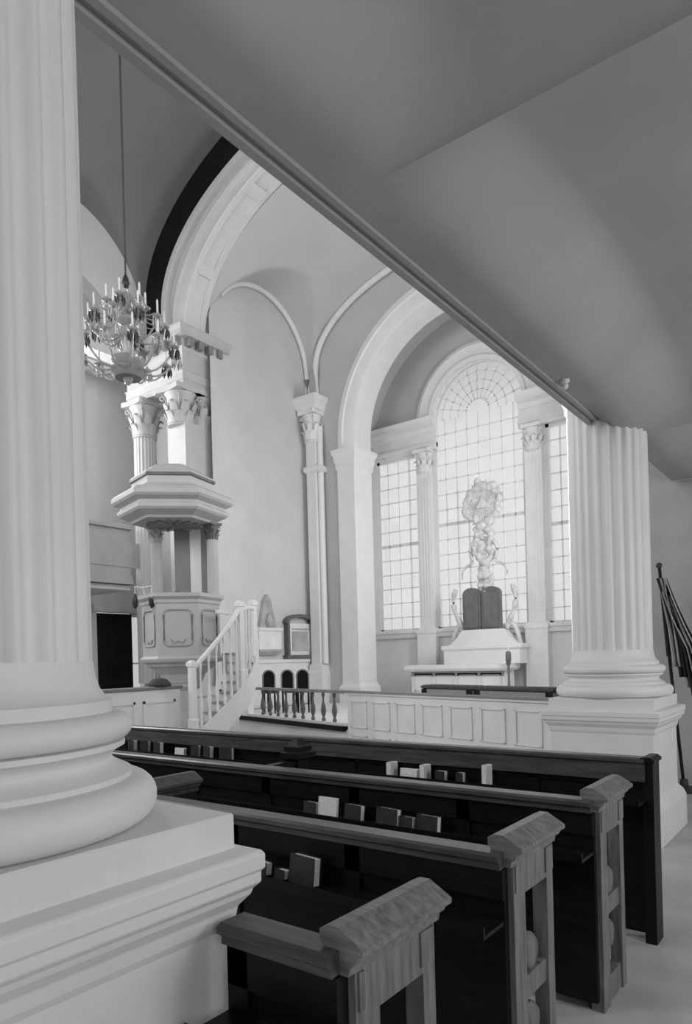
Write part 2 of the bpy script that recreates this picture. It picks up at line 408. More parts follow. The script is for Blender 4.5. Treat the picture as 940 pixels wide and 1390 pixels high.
# --- Palladian window: three lights
def light_grid(name, x0, x1, z0, z1, nx, nz, arch=None):
    mb = MB(); fr = .07
    mb.box(x0, x0+fr, 14.02, 14.12, z0, z1).box(x1-fr, x1, 14.02, 14.12, z0, z1).box(x0, x1, 14.02, 14.12, z0, z0+fr)
    if not arch: mb.box(x0, x1, 14.02, 14.12, z1-fr, z1)
    w = struct(mb, name, 'white')
    mb = MB()
    for i in range(1, nx):
        x = x0+(x1-x0)*i/nx; mb.box(x-.008, x+.008, 14.04, 14.1, z0, z1)
    for j in range(1, nz):
        z = z0+(z1-z0)*j/nz; q = .035 if j == nz//2 else .009; mb.box(x0, x1, 14.04, 14.1, z-q, z+q)
    if arch:
        xc, zc, R = arch
        for r in (.28, .48, .68, .88):
            pts = [(xc-r*math.cos(a), zc+r*math.sin(a)) for a in lin(0, PI, 25)]
            mb.strips([[(x, y, z) for x, z in [(xc+(px-xc)*(r+d)/r, zc+(pz-zc)*(r+d)/r) for px, pz in pts]] for y, d in ((14.1, -.009), (14.04, -.009), (14.04, .009), (14.1, .009), (14.1, -.009))])
        for k in range(1, 12):
            a = PI*k/12; dx, dz = math.cos(a), math.sin(a)
            mb.rings([[(xc+dx*r-dz*s*.009, y, zc+dz*r+dx*s*.009) for s, y in ((-1, 14.04), (1, 14.04), (1, 14.1), (-1, 14.1))] for r in (.25, R)])
    mb.build('muntins', 'white', w)
    mb = MB()
    if arch:
        xc, zc, R = arch
        mb.prism_y([(x0, z0), (x1, z0), (x1, zc)]+[(xc+R*math.cos(a), zc+R*math.sin(a)) for a in lin(.05, PI-.05, 30)]+[(x0, zc)], 14.105, 14.11)
    else: mb.box(x0, x1, 14.105, 14.11, z0, z1)
    mb.build('pane', 'pane', w)
    return w
w = struct(MB().box(-3.18, -3.11, 10.2, 11.8, 2.3, 2.4).box(-3.18, -3.11, 10.2, 11.8, 6.0, 6.1).box(-3.18, -3.11, 10.2, 10.3, 2.3, 6.1).box(-3.18, -3.11, 11.7, 11.8, 2.3, 6.1), 'added_window_4', 'white')  # unseen window, added to go with the chancel side light
MB().box(-3.15, -3.13, 10.3, 11.7, 2.4, 6.0).build('pane', 'pane', w)
light_grid('window_1', -9.42, -8.25, 2.2, 6.35, 4, 12)
light_grid('window_2', -7.83, -5.63, 2.2, 7.0, 8, 14, (XW, ZW, RW))
light_grid('window_3', -5.2, -4.04, 2.2, 6.35, 4, 12)
for k, x in enumerate((-8.04, -5.42)):
    side = 'left' if k == 0 else 'right'
    t = empty('window_pilaster', 'white fluted pilaster with leafy capital on the %s of the arched middle window' % side, 'pilaster', (x, 13.95, .6))
    mb = MB().box(x-.18, x+.18, 13.86, 14.0, 2.24, 5.85)
    for q in (-.11, -.035, .04, .115): mb.box(x+q-.012, x+q+.016, 13.845, 13.86, 2.5, 5.7)
    mb.build('shaft', 'white', t)
    s = MB(); capital(s, x, 13.95, 5.8, .56, .15).build('capital', 'white', t, 50)
    MB().rect([(.04, .6), (.04, 2.1), (.06, 2.14), (.06, 2.22), (0, 2.26)], x-.2, x+.2, 13.84, 13.99).build('pedestal', 'white', t)

# --- chancel platform
edge = [(-9.25, 8.78), (-2.45, 6.74)]
def rl(t, off=0.):                                # along the rail line, off to the nave side
    a, b = Vector((-8.43, 8.52)), Vector((-2.5, 6.76)); d = (b-a).normalized(); n = Vector((d.y, -d.x))
    p = a+(b-a)*t+n*off; return p
p0, p1 = rl(-.12, .02), rl(1.0, -.06)
mb = MB().prism_z([tuple(p0), tuple(rl(.44, .02)), tuple(rl(.45, -.07)), tuple(p1), (-2.5, 8.9), (-3.35, 9.0), (-3.35, 14.1), (-10.0, 14.1), (-10.1, 9.9), (-11.4, 9.9)], .005, .6)
struct(mb, 'floor_chancel', 'panel')
mb = MB().rings([[(rl(t, o).x, rl(t, o).y, z) for o, z in ((.09, .58), (.09, .65), (-.1, .65), (-.1, .58))] for t in (-.12, .44)])
struct(mb, 'trim_16', 'wood')

# ================================================================== near gallery
def soff(x, y):
    # flat border along the nave edge, shallow coved bays above the aisle
    z = 3.62
    wx = min(1, max(0, (x+1.62)/.55)); wx = wx*wx*(3-2*wx)
    for ya, yb in ((2.45, 6.5), (-1.6, 2.45), (6.5, 9.0)):
        if ya <= y <= yb:
            q = (y-ya)/(yb-ya); h = .34*math.sqrt(max(0, 1-(2*q-1)**2))
            z += h*wx
    wd = min(1, max(0, (x+1.80)/.12))
    z -= .11*wd*math.exp(-((y-6.35)/.42)**2)
    return (x, y, z)
xs = sorted(set([-1.80, -1.77, -1.74, -1.71, -1.68, -1.65, -1.62]+[round(-1.62+.055*i, 3) for i in range(11)]+[-.9, -.6, 0, .6, 1.2, 1.9, 2.6]))
yy = sorted(set([round(-1.6+.09*i, 3) for i in range(118)]+[2.45, 2.452, 2.46, 2.448, 2.44, 6.5, 8.99]+[2.45+.02*k for k in range(8)]+[2.45-.02*k for k in range(8)]))
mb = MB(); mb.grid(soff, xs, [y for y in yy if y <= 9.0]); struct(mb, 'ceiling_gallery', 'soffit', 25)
mb = MB().prism_y([(-1.80, 3.62), (-1.80, 3.60), (-1.83, 3.60), (-1.83, 3.615), (-1.86, 3.615), (-1.86, 3.59), (-1.90, 3.59), (-1.92, 3.66), (-1.95, 3.72), (-1.95, 3.78), (-1.88, 3.8), (-1.88, 4.65), (-1.95, 4.7), (-1.95, 4.78), (-1.74, 4.78), (-1.74, 3.64)], -1.6, 6.5)
struct(mb, 'trim_17', 'grey')
struct(MB().box(-1.7, 2.6, -1.6, 9.0, 4.05, 4.15), 'floor_gallery', 'floor')
struct(MB().box(-2.1, 2.8, 9.0, 9.15, 0, 3.98), 'wall_aisle_end', 'grey')

mb = MB().box(-13.6, 3, -3.1, -3, 0, 5).box(-13.6, -10, -3.1, -3, 5, 11.8).box(-3.4, 3, -3.1, -3, 5, 11.8).box(-10, -3.4, -3.1, -3, 8.6, 11.8)
struct(mb, 'wall_back', 'plaster')
mb = MB().box(2.8, 2.9, -3, 9.1, 0, 1.1).box(2.8, 2.9, -3, 9.1, 3.4, 5.2).box(2.8, 2.9, -3, 9.1, 8.2, 11.8)
ya = -3
for y in (-1.2, 2.6, 6.4): mb.box(2.8, 2.9, ya, y-.7, 1.1, 3.4); ya = y+.7
mb.box(2.8, 2.9, ya, 9.1, 1.1, 3.4); ya = -3
for y in (1.0, 4.6, 8.0): mb.box(2.8, 2.9, ya, y-.8, 5.2, 8.2); ya = y+.8
mb.box(2.8, 2.9, ya, 9.1, 5.2, 8.2)
struct(mb, 'wall_right', 'plaster')
struct(MB().box(-1.85, 2.9, -3.1, 9.1, 8.25, 8.35), 'ceiling_right_gallery', 'plaster')
# --- the two giant fluted columns
def column(label, cx, cy, h):
    t = empty('fluted_column', label, 'column', (cx, cy, 0))
    MB().rect([(.05, .0), (.05, .28), (.03, .33), (-.01, .38), (-.01, .90), (.0, .92), (.005, .955), (.03, .985), (.035, 1.0), (.05, 1.015), (.05, 1.045), (.058, 1.05), (.058, 1.09), (.05, 1.10), (-.01, 1.11)], cx-h, cx+h, cy-h, cy+h).build('pedestal', 'stone', t, None, None, .004)
    MB().rect([(0, 1.09), (0, 1.195), (-.004, 1.2)], cx-h, cx+h, cy-h, cy+h).build('plinth', 'stone', t)
    pr = [(.40, 1.2)]
    pr += [(.445+.05*math.sin(a), 1.255-.055*math.cos(a)) for a in lin(0, PI, 12)]
    pr += [(.43, 1.312), (.43, 1.325), (.42, 1.33)]
    pr += [(.42-.035*math.sin(a)-.01*a/PI, 1.33+.06*(a/PI)) for a in lin(0, PI, 9)]
    pr += [(.415, 1.392), (.415, 1.405), (.40, 1.408)]
    pr += [(.40+.036*math.sin(a), 1.443-.035*math.cos(a)) for a in lin(0, PI, 10)]
    pr += [(.385, 1.48), (.385, 1.51), (.372, 1.515), (.355, 1.54), (.345, 1.57), (.34, 1.61)]
    MB().lathe(pr, cx, cy, 72).build('base', 'stone', t, 35)
    s = MB(); fluted(s, cx, cy, [(.338, 1.6), (.338, 3.0), (.332, 4.2), (.30, 8.0)], 24, .07); s.build('shaft', 'stone', t, 55)
    return t
column('nearest giant white fluted column on a moulded pedestal at the left of the photo', -1.83, .78, .49)
column('second giant fluted column under the gallery, standing at the right beyond the dark pews', -1.825, 6.45, .44)

# small bulb on the soffit
t = empty('ceiling_lamp', 'tiny bare bulb in a round fitting on the gallery underside near its edge', 'lamp', (-1.73, 5.1, 3.62))
MB().lathe([(.03, 3.62), (.03, 3.605), (.015, 3.595)], -1.73, 5.1, 16).build('socket', 'white', t, 40)
MB().ball((-1.73, 5.1, 3.575), .022, 12).build('bulb', 'white', t, 60)

# ================================================================== pews
def pew_end(parent, x, y0, z=1.0, solid=False, m='endwood', mc='capwood', gable=False):
    w = .055
    if solid:
        e = MB().box(x-w, x+.0, y0+.02, y0+.40, 0, z-.06).build('pew_end', m, parent)
    else:
        e = MB().box(x-w, x, y0+.03, y0+.385, z-.22, z-.06).build('pew_end', m, parent)
        MB().box(x-w, x, y0+.03, y0+.125, 0, z-.22).build('stile', m, e)
        MB().box(x-w, x, y0+.325, y0+.385, 0, z-.22).build('stile', m, e)
        MB().box(x-w-.005, x-.01, y0+.125, y0+.325, z-.60, z-.52).build('cross_rail', m, e)
        MB().box(x-w-.005, x-.01, y0+.125, y0+.325, 0, .12).build('cross_rail', m, e)
        for zz in (z-.47, z-.72):
            s = MB(); s.T = Matrix.Translation((x-.12, y0+.235, zz)) @ Matrix.Rotation(PI/2, 4, 'Y')
            s.lathe([(.001, -.1), (.055, -.095), (.068, -.08), (.068, .08), (.055, .095), (.001, .1)], 0, 0, 20)
            s.build('arm_roll', m, e, 40)
        MB().box(x-.002, x+.006, y0+.04, y0+.06, z-.2, z-.11).build('corner_bead', m, e)
        MB().box(x-.002, x+.006, y0+.31, y0+.375, z-.2, z-.11).build('corner_bead', m, e)
    # moulded, desk-like cap running along the aisle
    if not gable: MB().prism_y([(x-.065, z-.075), (x-.065, z-.05), (x-.075, z-.035), (x-.075, z-.012), (x-.05, z), (x-.02, z), (x+.045, z-.038), (x+.045, z-.052), (x+.028, z-.06), (x+.022, z-.075), (x+.008, z-.085), (x+.004, z-.105), (x-.06, z-.105)], y0, y0+.405).build('end_cap', mc, e)
    if gable:
        s = MB().box(x-.06, x+.02, y0+.33, y0+.43, 0, z-.02)
        s.rect([(.0, z-.06), (.03, z-.045), (.03, z-.01), (.01, z+.0), (.01, z+.03), (-.005, z+.04), (-.03, z+.075), (-.045, z+.085)], x-.07, x+.03, y0+.32, y0+.44)
        s.build('finial', m, e)
    return e
def pew(label, y, x0, x1, z, ends, dividers=(), panels=8):
    t = empty('church_pew', label, 'pew', ((x0+x1)/2, y+.2, 0), 'rows of dark pews')
    b = MB().box(x0, x1, y, y+.035, .05, z-.02)
    n = max(1, int((x1-x0)/.62))
    for i in range(n):
        xa = x0+(x1-x0)*i/n; b.box(xa+.0, xa+.07, y-.012, y, .1, z-.05)
    b.box(x0, x1, y-.012, y, z-.16, z-.06)
    b.build('back', 'wood', t)
    MB().prism_x([(y-.03, z-.055), (y-.03, z-.035), (y-.045, z-.025), (y-.045, z-.008), (y-.03, z), (y+.05, z), (y+.06, z-.012), (y+.06, z-.03), (y+.04, z-.05)], x0, x1).build('top_rail', 'railwood', t)
    MB().prism_x([(y-.16, z-.24), (y-.16, z-.20), (y-.15, z-.20), (y-.15, z-.227), (y-.012, z-.227), (y-.012, z-.24)], x0, x1).build('book_ledge', 'wood', t)
    MB().prism_x([(y+.05, .40), (y+.40, .42), (y+.41, .44), (y+.40, .46), (y+.05, .44)], x0, x1-.06).build('seat', 'wood', t)
    for e in ends: pew_end(t, e, y)
    for e, g in dividers: pew_end(t, e, y, 1.0 if not g else 1.0, True, 'wood', 'railwood' if not g else 'wood', g)
    return t
pew('nearest dark pew, cut off at the bottom, butting against the left column pedestal', 1.21, -1.30, -.95, .95, (-.93,))
pew('second pew from the bottom, its pale open pew end right of the nearest capped end', 2.13, -6.2, -.97, .945, (-.95,), ((-2.95, False),))
pew('third pew from the bottom, its narrow pale end standing farthest right', 3.07, -6.3, -.97, .95, (-.95,), ((-2.99, True),))
t = pew('farthest and longest dark pew row, in front of the pale panelled screen', 4.0, -6.4, -.97, 1.015, ())
MB().box(-6.4, -.97, 3.965, 4.0, .885, .965).build('rail_board', 'railwood', t)  # upper board of the back, its sheen put into the lighter wood
e = MB().box(-.99, -.93, 3.98, 4.12, 0, 1.0).build('pew_end', 'wood', t)
MB().prism_y([(-1.0, .99), (-.92, .99), (-.92, 1.005), (-.94, 1.02), (-.98, 1.02), (-1.0, 1.005)], 3.96, 4.14).build('end_cap', 'wood', e)

# --- books in the racks: built individually
def book(label, x, y, z, w, h, d, lean=.1, yaw=0., pale=False, group=None, flat=False):
    t = empty('hymnal', label, 'book', (x, y, z), group, yaw)
    T = Matrix.Translation((x, y, z)) @ Matrix.Rotation(yaw, 4, 'Z')
    T = T @ (Matrix.Rotation(-lean, 4, 'X'))
    if flat: T = Matrix.Translation((x, y, z+d/2)) @ Matrix.Rotation(yaw, 4, 'Z') @ Matrix.Rotation(-PI/2, 4, 'X') @ Matrix.Translation((0, 0, -h/2))
    mc = 'page' if pale else 'cover'
    for nm, a, b in (('front_cover', -d/2, -d/2+.004), ('back_cover', d/2-.004, d/2)):
        s = MB(); s.T = T; s.box(-w/2, w/2, a, b, 0, h); s.build(nm, mc, t)
    s = MB(); s.T = T
    s.rings([[(-w/2, -d/2, zz), (-w/2-.006, -d/4, zz), (-w/2-.006, d/4, zz), (-w/2, d/2, zz), (-w/2+.004, d/2, zz), (-w/2+.004, -d/2, zz)] for zz in (0, h)])
    s.build('spine', mc, t)
    s = MB(); s.T = T; s.box(-w/2+.004, w/2-.004, -d/2+.004, d/2-.004, .004, h-.004); s.build('page_block', 'page', t)
    return t
GB = 'hymnals in the pew racks'
R4, R3b, R2 = (3.92, .79), (2.99, .725), (2.05, .72)
far_l = [(-5.46, .1, 'at the left end of the farthest rack, next to the column base'), (-5.27, .09, 'second from the left end of the farthest rack'), (-5.08, .1, 'third from the left end of the farthest rack'),
         (-4.58, .08, 'just right of the pale booklet in the farthest rack'), (-4.42, .09, 'second right of the pale booklet in the farthest rack'), (-4.2, .12, 'last of the farthest rack before the dark pew finial')]
for i, (x, w, where) in enumerate(far_l):
    book('dark hymnal '+where, x, R4[0], R4[1], w, .105, .045, .06, .25 if i % 2 else -.1, False, GB)
book('pale booklet lying low among dark hymnals at the left of the farthest rack', -4.78, R4[0], R4[1], .11, .07, .03, .1, .1, True, GB)
far_r = [(-2.58, .03, 'standing edge-on left of the white open book in the farthest rack'), (-2.32, .03, 'standing edge-on right of the white open book in the farthest rack'), (-2.2, .07, 'lying low second right of the white open book in the farthest rack'), (-2.06, .05, 'in the farthest rack midway between the white book and the tall one')]
for i, (x, w, where) in enumerate(far_r):
    book('thin hymnal '+where, x, R4[0], R4[1], .035 if i < 2 else w, .10 if i < 2 else .07, .09 if i < 2 else .05, .02, 0, i < 2, GB)
book('white book lying flat-faced in the farthest rack, right of the middle of the photo', -2.44, R4[0], R4[1], .13, .065, .04, .1, 0, True, GB)
book('tall slim book with a bright edge at the right end of the farthest rack', -1.88, R4[0], R4[1], .03, .13, .09, .02, 0, True, GB)
mid = [(-2.52, .1, .09, 'just left of the white card-like book in the middle rack'), (-2.22, .12, .105, 'just right of the white card-like book in the middle rack'), (-2.0, .14, .11, 'second right of the white card-like book in the middle rack'), (-1.88, .08, .08, 'smaller and lower, third right of the white card-like book'), (-1.76, .13, .10, 'at the right end of the middle rack, only its top edge lit')]
for x, w, h, where in mid:
    book('black hymnal '+where, x, R3b[0], R3b[1], w, h-.02, .04, .12, -.12, False, GB)
book('white card-like book facing out of the middle rack', -2.385, R3b[0]-.02, R3b[1], .125, .11, .02, .12, 0, True, GB)
near = [(-2.0, .08, .075, 'leaning beside the corner of the column pedestal in the nearest rack'), (-1.89, .06, .06, 'small and low in the middle of the nearest rack'), (-1.775, .14, .13, 'largest, with bright top and side edges, in the nearest rack')]
for x, w, h, where in near:
    book('black hymnal '+where, x, R2[0], R2[1], w, h-.02, .04, .12, -.12, False, GB)

# ================================================================== screen, rail, chairs
t = empty('altar_rail', 'dark-topped altar rail on dark turned balusters beside the pulpit stair', 'railing', (rl(.22).x, rl(.22).y, .6))
def along(t0, t1, o0, o1, z0, z1, nm, m, par, n=1):
    s = MB(); s.rings([[(rl(q, o).x, rl(q, o).y, z) for o, z in ((o0, z0), (o1, z0), (o1, z1), (o0, z1))] for q in (t0, t1)])
    return s.build(nm, m, par)
along(-.02, .443, -.06, .06, 1.11, 1.15, 'top_rail', 'midgrey', t)
along(-.02, .443, -.04, .04, .65, .69, 'bottom_rail', 'white', t)
bal = [(.018, .69), (.03, .70), (.03, .73), (.016, .75), (.034, .80), (.042, .84), (.034, .90), (.016, .98), (.013, 1.03), (.024, 1.06), (.024, 1.11)]
for q in (.055, .095, .135, .175, .215, .255, .30, .345, .39):
    p = rl(q); MB().lathe(bal, p.x, p.y, 14).build('baluster', 'tablet', t, 50)
MB().box(*[c for c in (rl(-.03).x-.07, rl(-.03).x+.07, rl(-.03).y-.07, rl(-.03).y+.07)], .6, 1.2).build('end_post', 'white', t)

t = empty('panelled_screen', 'long pale panelled screen with dark capping between the altar rail and right column', 'screen', (rl(.72).x, rl(.72).y, 0))
along(.45, 1.0, -.04, .04, 0, 1.10, 'wall_board', 'panel', t)
along(.445, 1.0, -.06, .06, 1.10, 1.125, 'bed_mould', 'panel', t)
along(.445, 1.0, -.07, .07, 1.125, 1.15, 'capping', 'midgrey', t)
for i in range(7):
    a = .455+.077*i
    s = MB()
    for z0, z1 in ((.15, .55), (.64, 1.02)):
        for (u0, u1, w0, w1) in ((a+.008, a+.066, z0, z0+.025), (a+.008, a+.066, z1-.025, z1), (a+.008, a+.013, z0, z1), (a+.061, a+.066, z0, z1)):
            s.rings([[(rl(q, o).x, rl(q, o).y, z) for o, z in ((.035, w0), (.055, w0+.005), (.055, w1-.005), (.035, w1))] for q in (u0, u1)])
    s.build('panel_moulding', 'panel', t)

chair_labels = ['arch-backed dark chair behind the altar rail, leftmost of three', 'arch-backed dark chair behind the altar rail, middle one of three', 'darkest arch-backed chair behind the altar rail, below the framed tablet']
for (x, y), lb in zip(((-8.98, 9.52), (-8.70, 9.73), (-8.45, 9.88)), chair_labels):
    t = empty('arched_chair', lb, 'chair', (x, y, .6), 'three chairs behind the altar rail')
    T = Matrix.Translation((x, y, .6)) @ Matrix.Rotation(.55, 4, 'Z')
    s = MB(); s.T = T; s.box(-.12, .12, -.02, .36, .38, .43); s.build('seat', 'cushion', t)
    s = MB(); s.T = T
    s.prism_y([(-.11, .43), (.11, .43), (.11, .70)]+[(.11*math.cos(a), .70+.11*math.sin(a)) for a in lin(.1, PI-.1, 12)]+[(-.11, .70)], -.03, .0); s.build('backrest', 'wood', t)
    s = MB(); s.T = T
    s.tube([(.115, -.03, .43), (.115, -.03, .70)]+[(.115*math.cos(a), -.03, .70+.115*math.sin(a)) for a in lin(.1, PI-.1, 12)]+[(-.115, -.03, .70), (-.115, -.03, .43)], .015, 8); s.build('back_frame', 'midgrey', t, 50)
    for lx, ly in ((-.1, 0), (.1, 0), (-.1, .34), (.1, .34)):
        s = MB(); s.T = T; s.tube([(lx, ly, 0), (lx, ly, .2), (lx, ly, .39)], [.014, .02, .018], 8); s.build('leg', 'wood', t, 50)

# kneelers beyond the screen
for lb, p, q in (('dark-topped kneeler in front of the altar, the left of the pair', (-6.15, 10.36), (-5.0, 9.97)), ('dark-topped kneeler in front of the altar, the longer right one of the pair', (-4.95, 9.95), (-3.5, 9.46))):
    a, b = Vector(p), Vector(q); d = (b-a); L = d.length; ang = math.atan2(d.y, d.x)
    t = empty('kneeler', lb, 'kneeler', (p[0], p[1], .6), 'kneelers before the altar')
    T = Matrix.Translation((a.x, a.y, .6)) @ Matrix.Rotation(ang, 4, 'Z')
    s = MB(); s.T = T; s.box(.0, L, 0, .3, .06, .44); s.build('kneeler_box', 'midgrey', t)
    for u in (.06, L-.06):
        s = MB(); s.T = T; s.box(u-.06, u+.06, -.015, 0, .06, .44); s.build('end_stile', 'wood', t)
    s = MB(); s.T = T; s.rect([(-.02, .44), (.015, .46), (.015, .49), (-.02, .51)], 0, L, 0, .3); s.build('cushion', 'cushion', t)
    s = MB(); s.T = T; s.box(-.02, L+.02, -.03, .32, 0, .06); s.build('base_board', 'wood', t)

# ================================================================== pulpit
PX, PY = -7.9, 6.56; A0 = math.radians(285)
t = empty('pulpit', 'tall white six-sided pulpit with panelled body and hexagonal sounding board', 'pulpit', (PX, PY, 0))
MB().lathe([(.34, 0), (.34, .3), (.24, .36), (.2, .5), (.17, .9), (.2, 1.2), (.26, 1.26), (.26, 1.3)], PX, PY, 6, A0).build('stem', 'pulpit', t)
MB().lathe([(.24, 1.28), (.28, 1.32), (.33, 1.44), (.44, 1.53), (.5, 1.56), (.5, 1.59), (.58, 1.62), (.6, 1.66), (.55, 1.70), (.55, 1.72)], PX, PY, 6, A0).build('corbel', 'pulpit', t)
body = MB().lathe([(.55, 1.72), (.55, 2.42), (.57, 2.44), (.57, 2.48), (.62, 2.52), (.62, 2.57), (.50, 2.58), (.50, 1.9)], PX, PY, 6, A0).build('body', 'pulpit', t)
for k in range(6):                                # raised frames, each with a round-cornered field
    a = A0+k*PI/3+PI/6; ap = .55*math.cos(PI/6)
    T = Matrix.Translation((PX, PY, 0)) @ Matrix.Rotation(a, 4, 'Z') @ Matrix.Translation((ap, 0, 0))
    s = MB(); s.T = T
    w, z0, z1, r = .19, 1.84, 2.34, .07
    path = []
    for cx_, cz_, q0 in ((w-r, z0+r, -PI/2), (w-r, z1-r, 0), (-w+r, z1-r, PI/2), (-w+r, z0+r, PI)):
        path += [(.004, cx_+r*math.cos(q), cz_+r*math.sin(q)) for q in lin(q0, q0+PI/2, 6)]
    s.tube(path+path[:2], .016, 6)
    s.tube([(.004, -.1, 1.93), (.004, -.05, 1.88), (.004, 0, 1.91), (.004, .05, 1.88), (.004, .1, 1.93)], .014, 6)
    s.build('panel_moulding', 'grey', body, 50)
MB().box(-.2, .2, -.16, .16, 0, .02)
s = MB(); s.T = Matrix.Translation((PX, PY, 2.57)) @ Matrix.Rotation(math.radians(-45), 4, 'Z'); s.prism_x([(-.02, .0), (.3, .0), (.3, .02), (-.02, .14)], -.2, .2)
back = MB(); back.T = Matrix.Translation((PX, PY, 0)) @ Matrix.Rotation(math.radians(37.1), 4, 'Z')
back.box(-.16, .36, .36, .42, 2.5, 3.66); bo = back.build('backboard', 'midgrey', t)
s = MB(); s.T = back.T; s.box(.08, .24, .34, .36, 2.6, 3.6); s.build('pale_panel', 'white', bo)
s = MB(); s.T = back.T; s.box(-.14, .34, .33, .36, 2.52, 2.58); s.build('ledge', 'midgrey', bo)
for lx, ly, mm in ((-.40, .24, 'grey'), (.46, .10, 'pulpit')):
    p = back.T @ Vector((lx, ly, 0))
    c = MB(); fluted(c, p.x, p.y, [(.085, 2.56), (.08, 3.4)], 14); co = c.build('column', mm, t, 50)
    c = MB(); capital(c, p.x, p.y, 3.38, .25, .075, 6); c.build('capital', 'tablet' if mm == 'pulpit' else 'grey', co, 50)
cp = MB().lathe([(.02, 3.61), (.60, 3.61), (.62, 3.64), (.76, 3.70), (.79, 3.73), (.79, 3.77), (.75, 3.80), (.75, 3.83), (.84, 3.87), (.87, 3.90), (.87, 3.96), (.82, 4.0), (.66, 4.05), (.58, 4.10), (.58, 4.2), (.60, 4.22), (.60, 4.26), (.50, 4.30), (.40, 4.38), (.30, 4.42), (.02, 4.44)], PX-.06, PY-.04, 6, A0).build('sounding_board', 'pulpit', t)
MB().lathe([(.585, 4.19), (.61, 4.20), (.61, 4.235), (.585, 4.245)], PX-.06, PY-.04, 6, A0).build('dark_band', 'tablet', cp)
s = MB()
for k in range(14):
    a = 2*PI*k/14; s.tube([(PX-.06+.02*math.cos(a), PY-.04+.02*math.sin(a), 3.60), (PX-.06+.38*math.cos(a), PY-.04+.38*math.sin(a), 3.595)], [.02, .03], 6)
s.build('rosette', 'midgrey', cp, 50)
# twin sconce on the pulpit's left edge
p = Matrix.Translation((PX, PY, 0)) @ Matrix.Rotation(math.radians(37.1), 4, 'Z')
s = MB(); s.T = p; s.tube([(-.43, -.30, 2.53), (-.43, -.36, 2.62), (-.43, -.42, 2.66), (-.54, -.40, 2.68), (-.54, -.40, 2.56)], .009, 6); s.tube([(-.43, -.42, 2.66), (-.30, -.44, 2.68), (-.30, -.44, 2.56)], .009, 6)
sc = s.build('sconce_bracket', 'white', t, 50)
for lx, ly in ((-.54, -.40), (-.30, -.44)):
    s = MB(); s.T = p; s.lathe([(.012, 2.58), (.03, 2.54), (.042, 2.48), (.036, 2.41), (.012, 2.37)], lx, ly, 12); s.build('lamp_cup', 'metal', sc, 50)
s = MB(); s.T = p; s.lathe([(.012, 2.57), (.04, 2.58), (.03, 2.62), (.008, 2.64)], .06, -.46, 12); s.build('reading_lamp', 'tablet', t, 50)

# helical stair round the pulpit
t = empty('pulpit_stair', 'white curving stair with slender balusters climbing to the pulpit on its right', 'stair', (PX+.9, PY, 0))
RI, RO = .66, 1.04
def pp(r, a): a = math.radians(a); return (PX+r*math.cos(a), PY+r*math.sin(a))
angs = [-33, -23.6, -14.2, -4.8, 4.6, 14, 23.4, 32.8, 42]
for k, a in enumerate(angs):
    z = .62+.135*k if k < 8 else 1.70
    a1_ = a+10.5 if k < 8 else 78
    st = lin(a, a1_, 5)
    poly = [pp(RO, q) for q in st]+[pp(RI, q) for q in reversed(st)]
    stp = MB().prism_z(poly, 0 if k < 1 else z-.3, z).build('step', 'cream', t)
    poly = [pp(RO+.03, q) for q in lin(a-1.5, a1_, 5)]+[pp(RI, q) for q in reversed(lin(a-1.5, a1_, 5))]
    MB().prism_z(poly, z, z+.03).build('tread', 'grey', stp)
def railz(a): 
    return 1.50+.80*min(1, (a+33)/41) if a < 8 else 2.30+.06*min(1, (a-8)/15)
def floorz(a): return (.65+.0145*(a+33)) if a < 42 else 1.73
s = MB(); al = lin(-33, 78, 50); s.tube([(*pp(RO, a), railz(a)) for a in al], .035, 8); s.build('handrail', 'white', t, 60)
s = MB(); s.rings([[(*pp(r, a), floorz(a)+dz) for r, dz in ((RO+.02, -.34), (RO+.02, .02), (RO+.045, .02), (RO+.045, -.34))] for a in lin(-33, 78, 40)]); s.build('stringer', 'white', t, 40)
for a in lin(-27, 74, 17):
    x, y = pp(RO, a); z0, z1 = floorz(a)+.02, railz(a)-.02; h = z1-z0
    MB().lathe([(.022, z0), (.022, z0+.10*h), (.012, z0+.13*h), (.026, z0+.26*h), (.024, z0+.34*h), (.013, z0+.55*h), (.012, z0+.85*h), (.02, z0+.9*h), (.02, z1)], x, y, 10).build('baluster', 'white', t, 50)
for a in (-33, 10, 40, 78):
    x, y = pp(RO, a); zt = railz(a)+.1
    MB().rect([(.01, 0 if a < 0 else floorz(a)-.35), (.01, floorz(a)+.2), (0, floorz(a)+.22), (0, zt-.06), (.015, zt-.05), (.015, zt), (-.02, zt+.03)], x-.04, x+.04, y-.04, y+.04).build('newel_post', 'white', t)
s = MB(); s.rings([[(*pp(r, a), z) for r, z in ((RI, 2.28), (RI+.04, 2.28), (RI+.04, 2.33), (RI, 2.33))] for a in lin(5, 40, 10)]); s.build('inner_rail', 'white', t)

# low wall and hat left of the stair
t = empty('pew_screen', 'plain pale low screen with grey capping left of the pulpit stair', 'screen', (-7.25, 5.2, 0))
MB().box(-7.30, -7.20, 4.0, 5.93, 0, 1.26).build('boards', 'panel', t)
MB().rect([(0, 1.26), (.02, 1.27), (.03, 1.30), (0, 1.31)], -7.30, -7.20, 4.0, 5.93).build('capping', 'midgrey', t)
s = MB()
for y in (4.1, 4.72, 5.34):
    for a, b, c, d_ in ((y, y+.5, .2, .23), (y, y+.5, 1.1, 1.13), (y, y+.03, .2, 1.13), (y+.47, y+.5, .2, 1.13)): s.box(-7.2, -7.185, a, b, c, d_)
s.build('panel_moulding', 'panel', t)
o = MB().lathe([(.14, 1.31), (.15, 1.325), (.135, 1.35), (.10, 1.39), (.05, 1.41), (.002, 1.415)], -7.25, 5.64, 20).build('cushion', 'cushion', None, 50)
tag(o, 'small black domed cushion on the capping of the low screen under the pulpit', 'cushion')

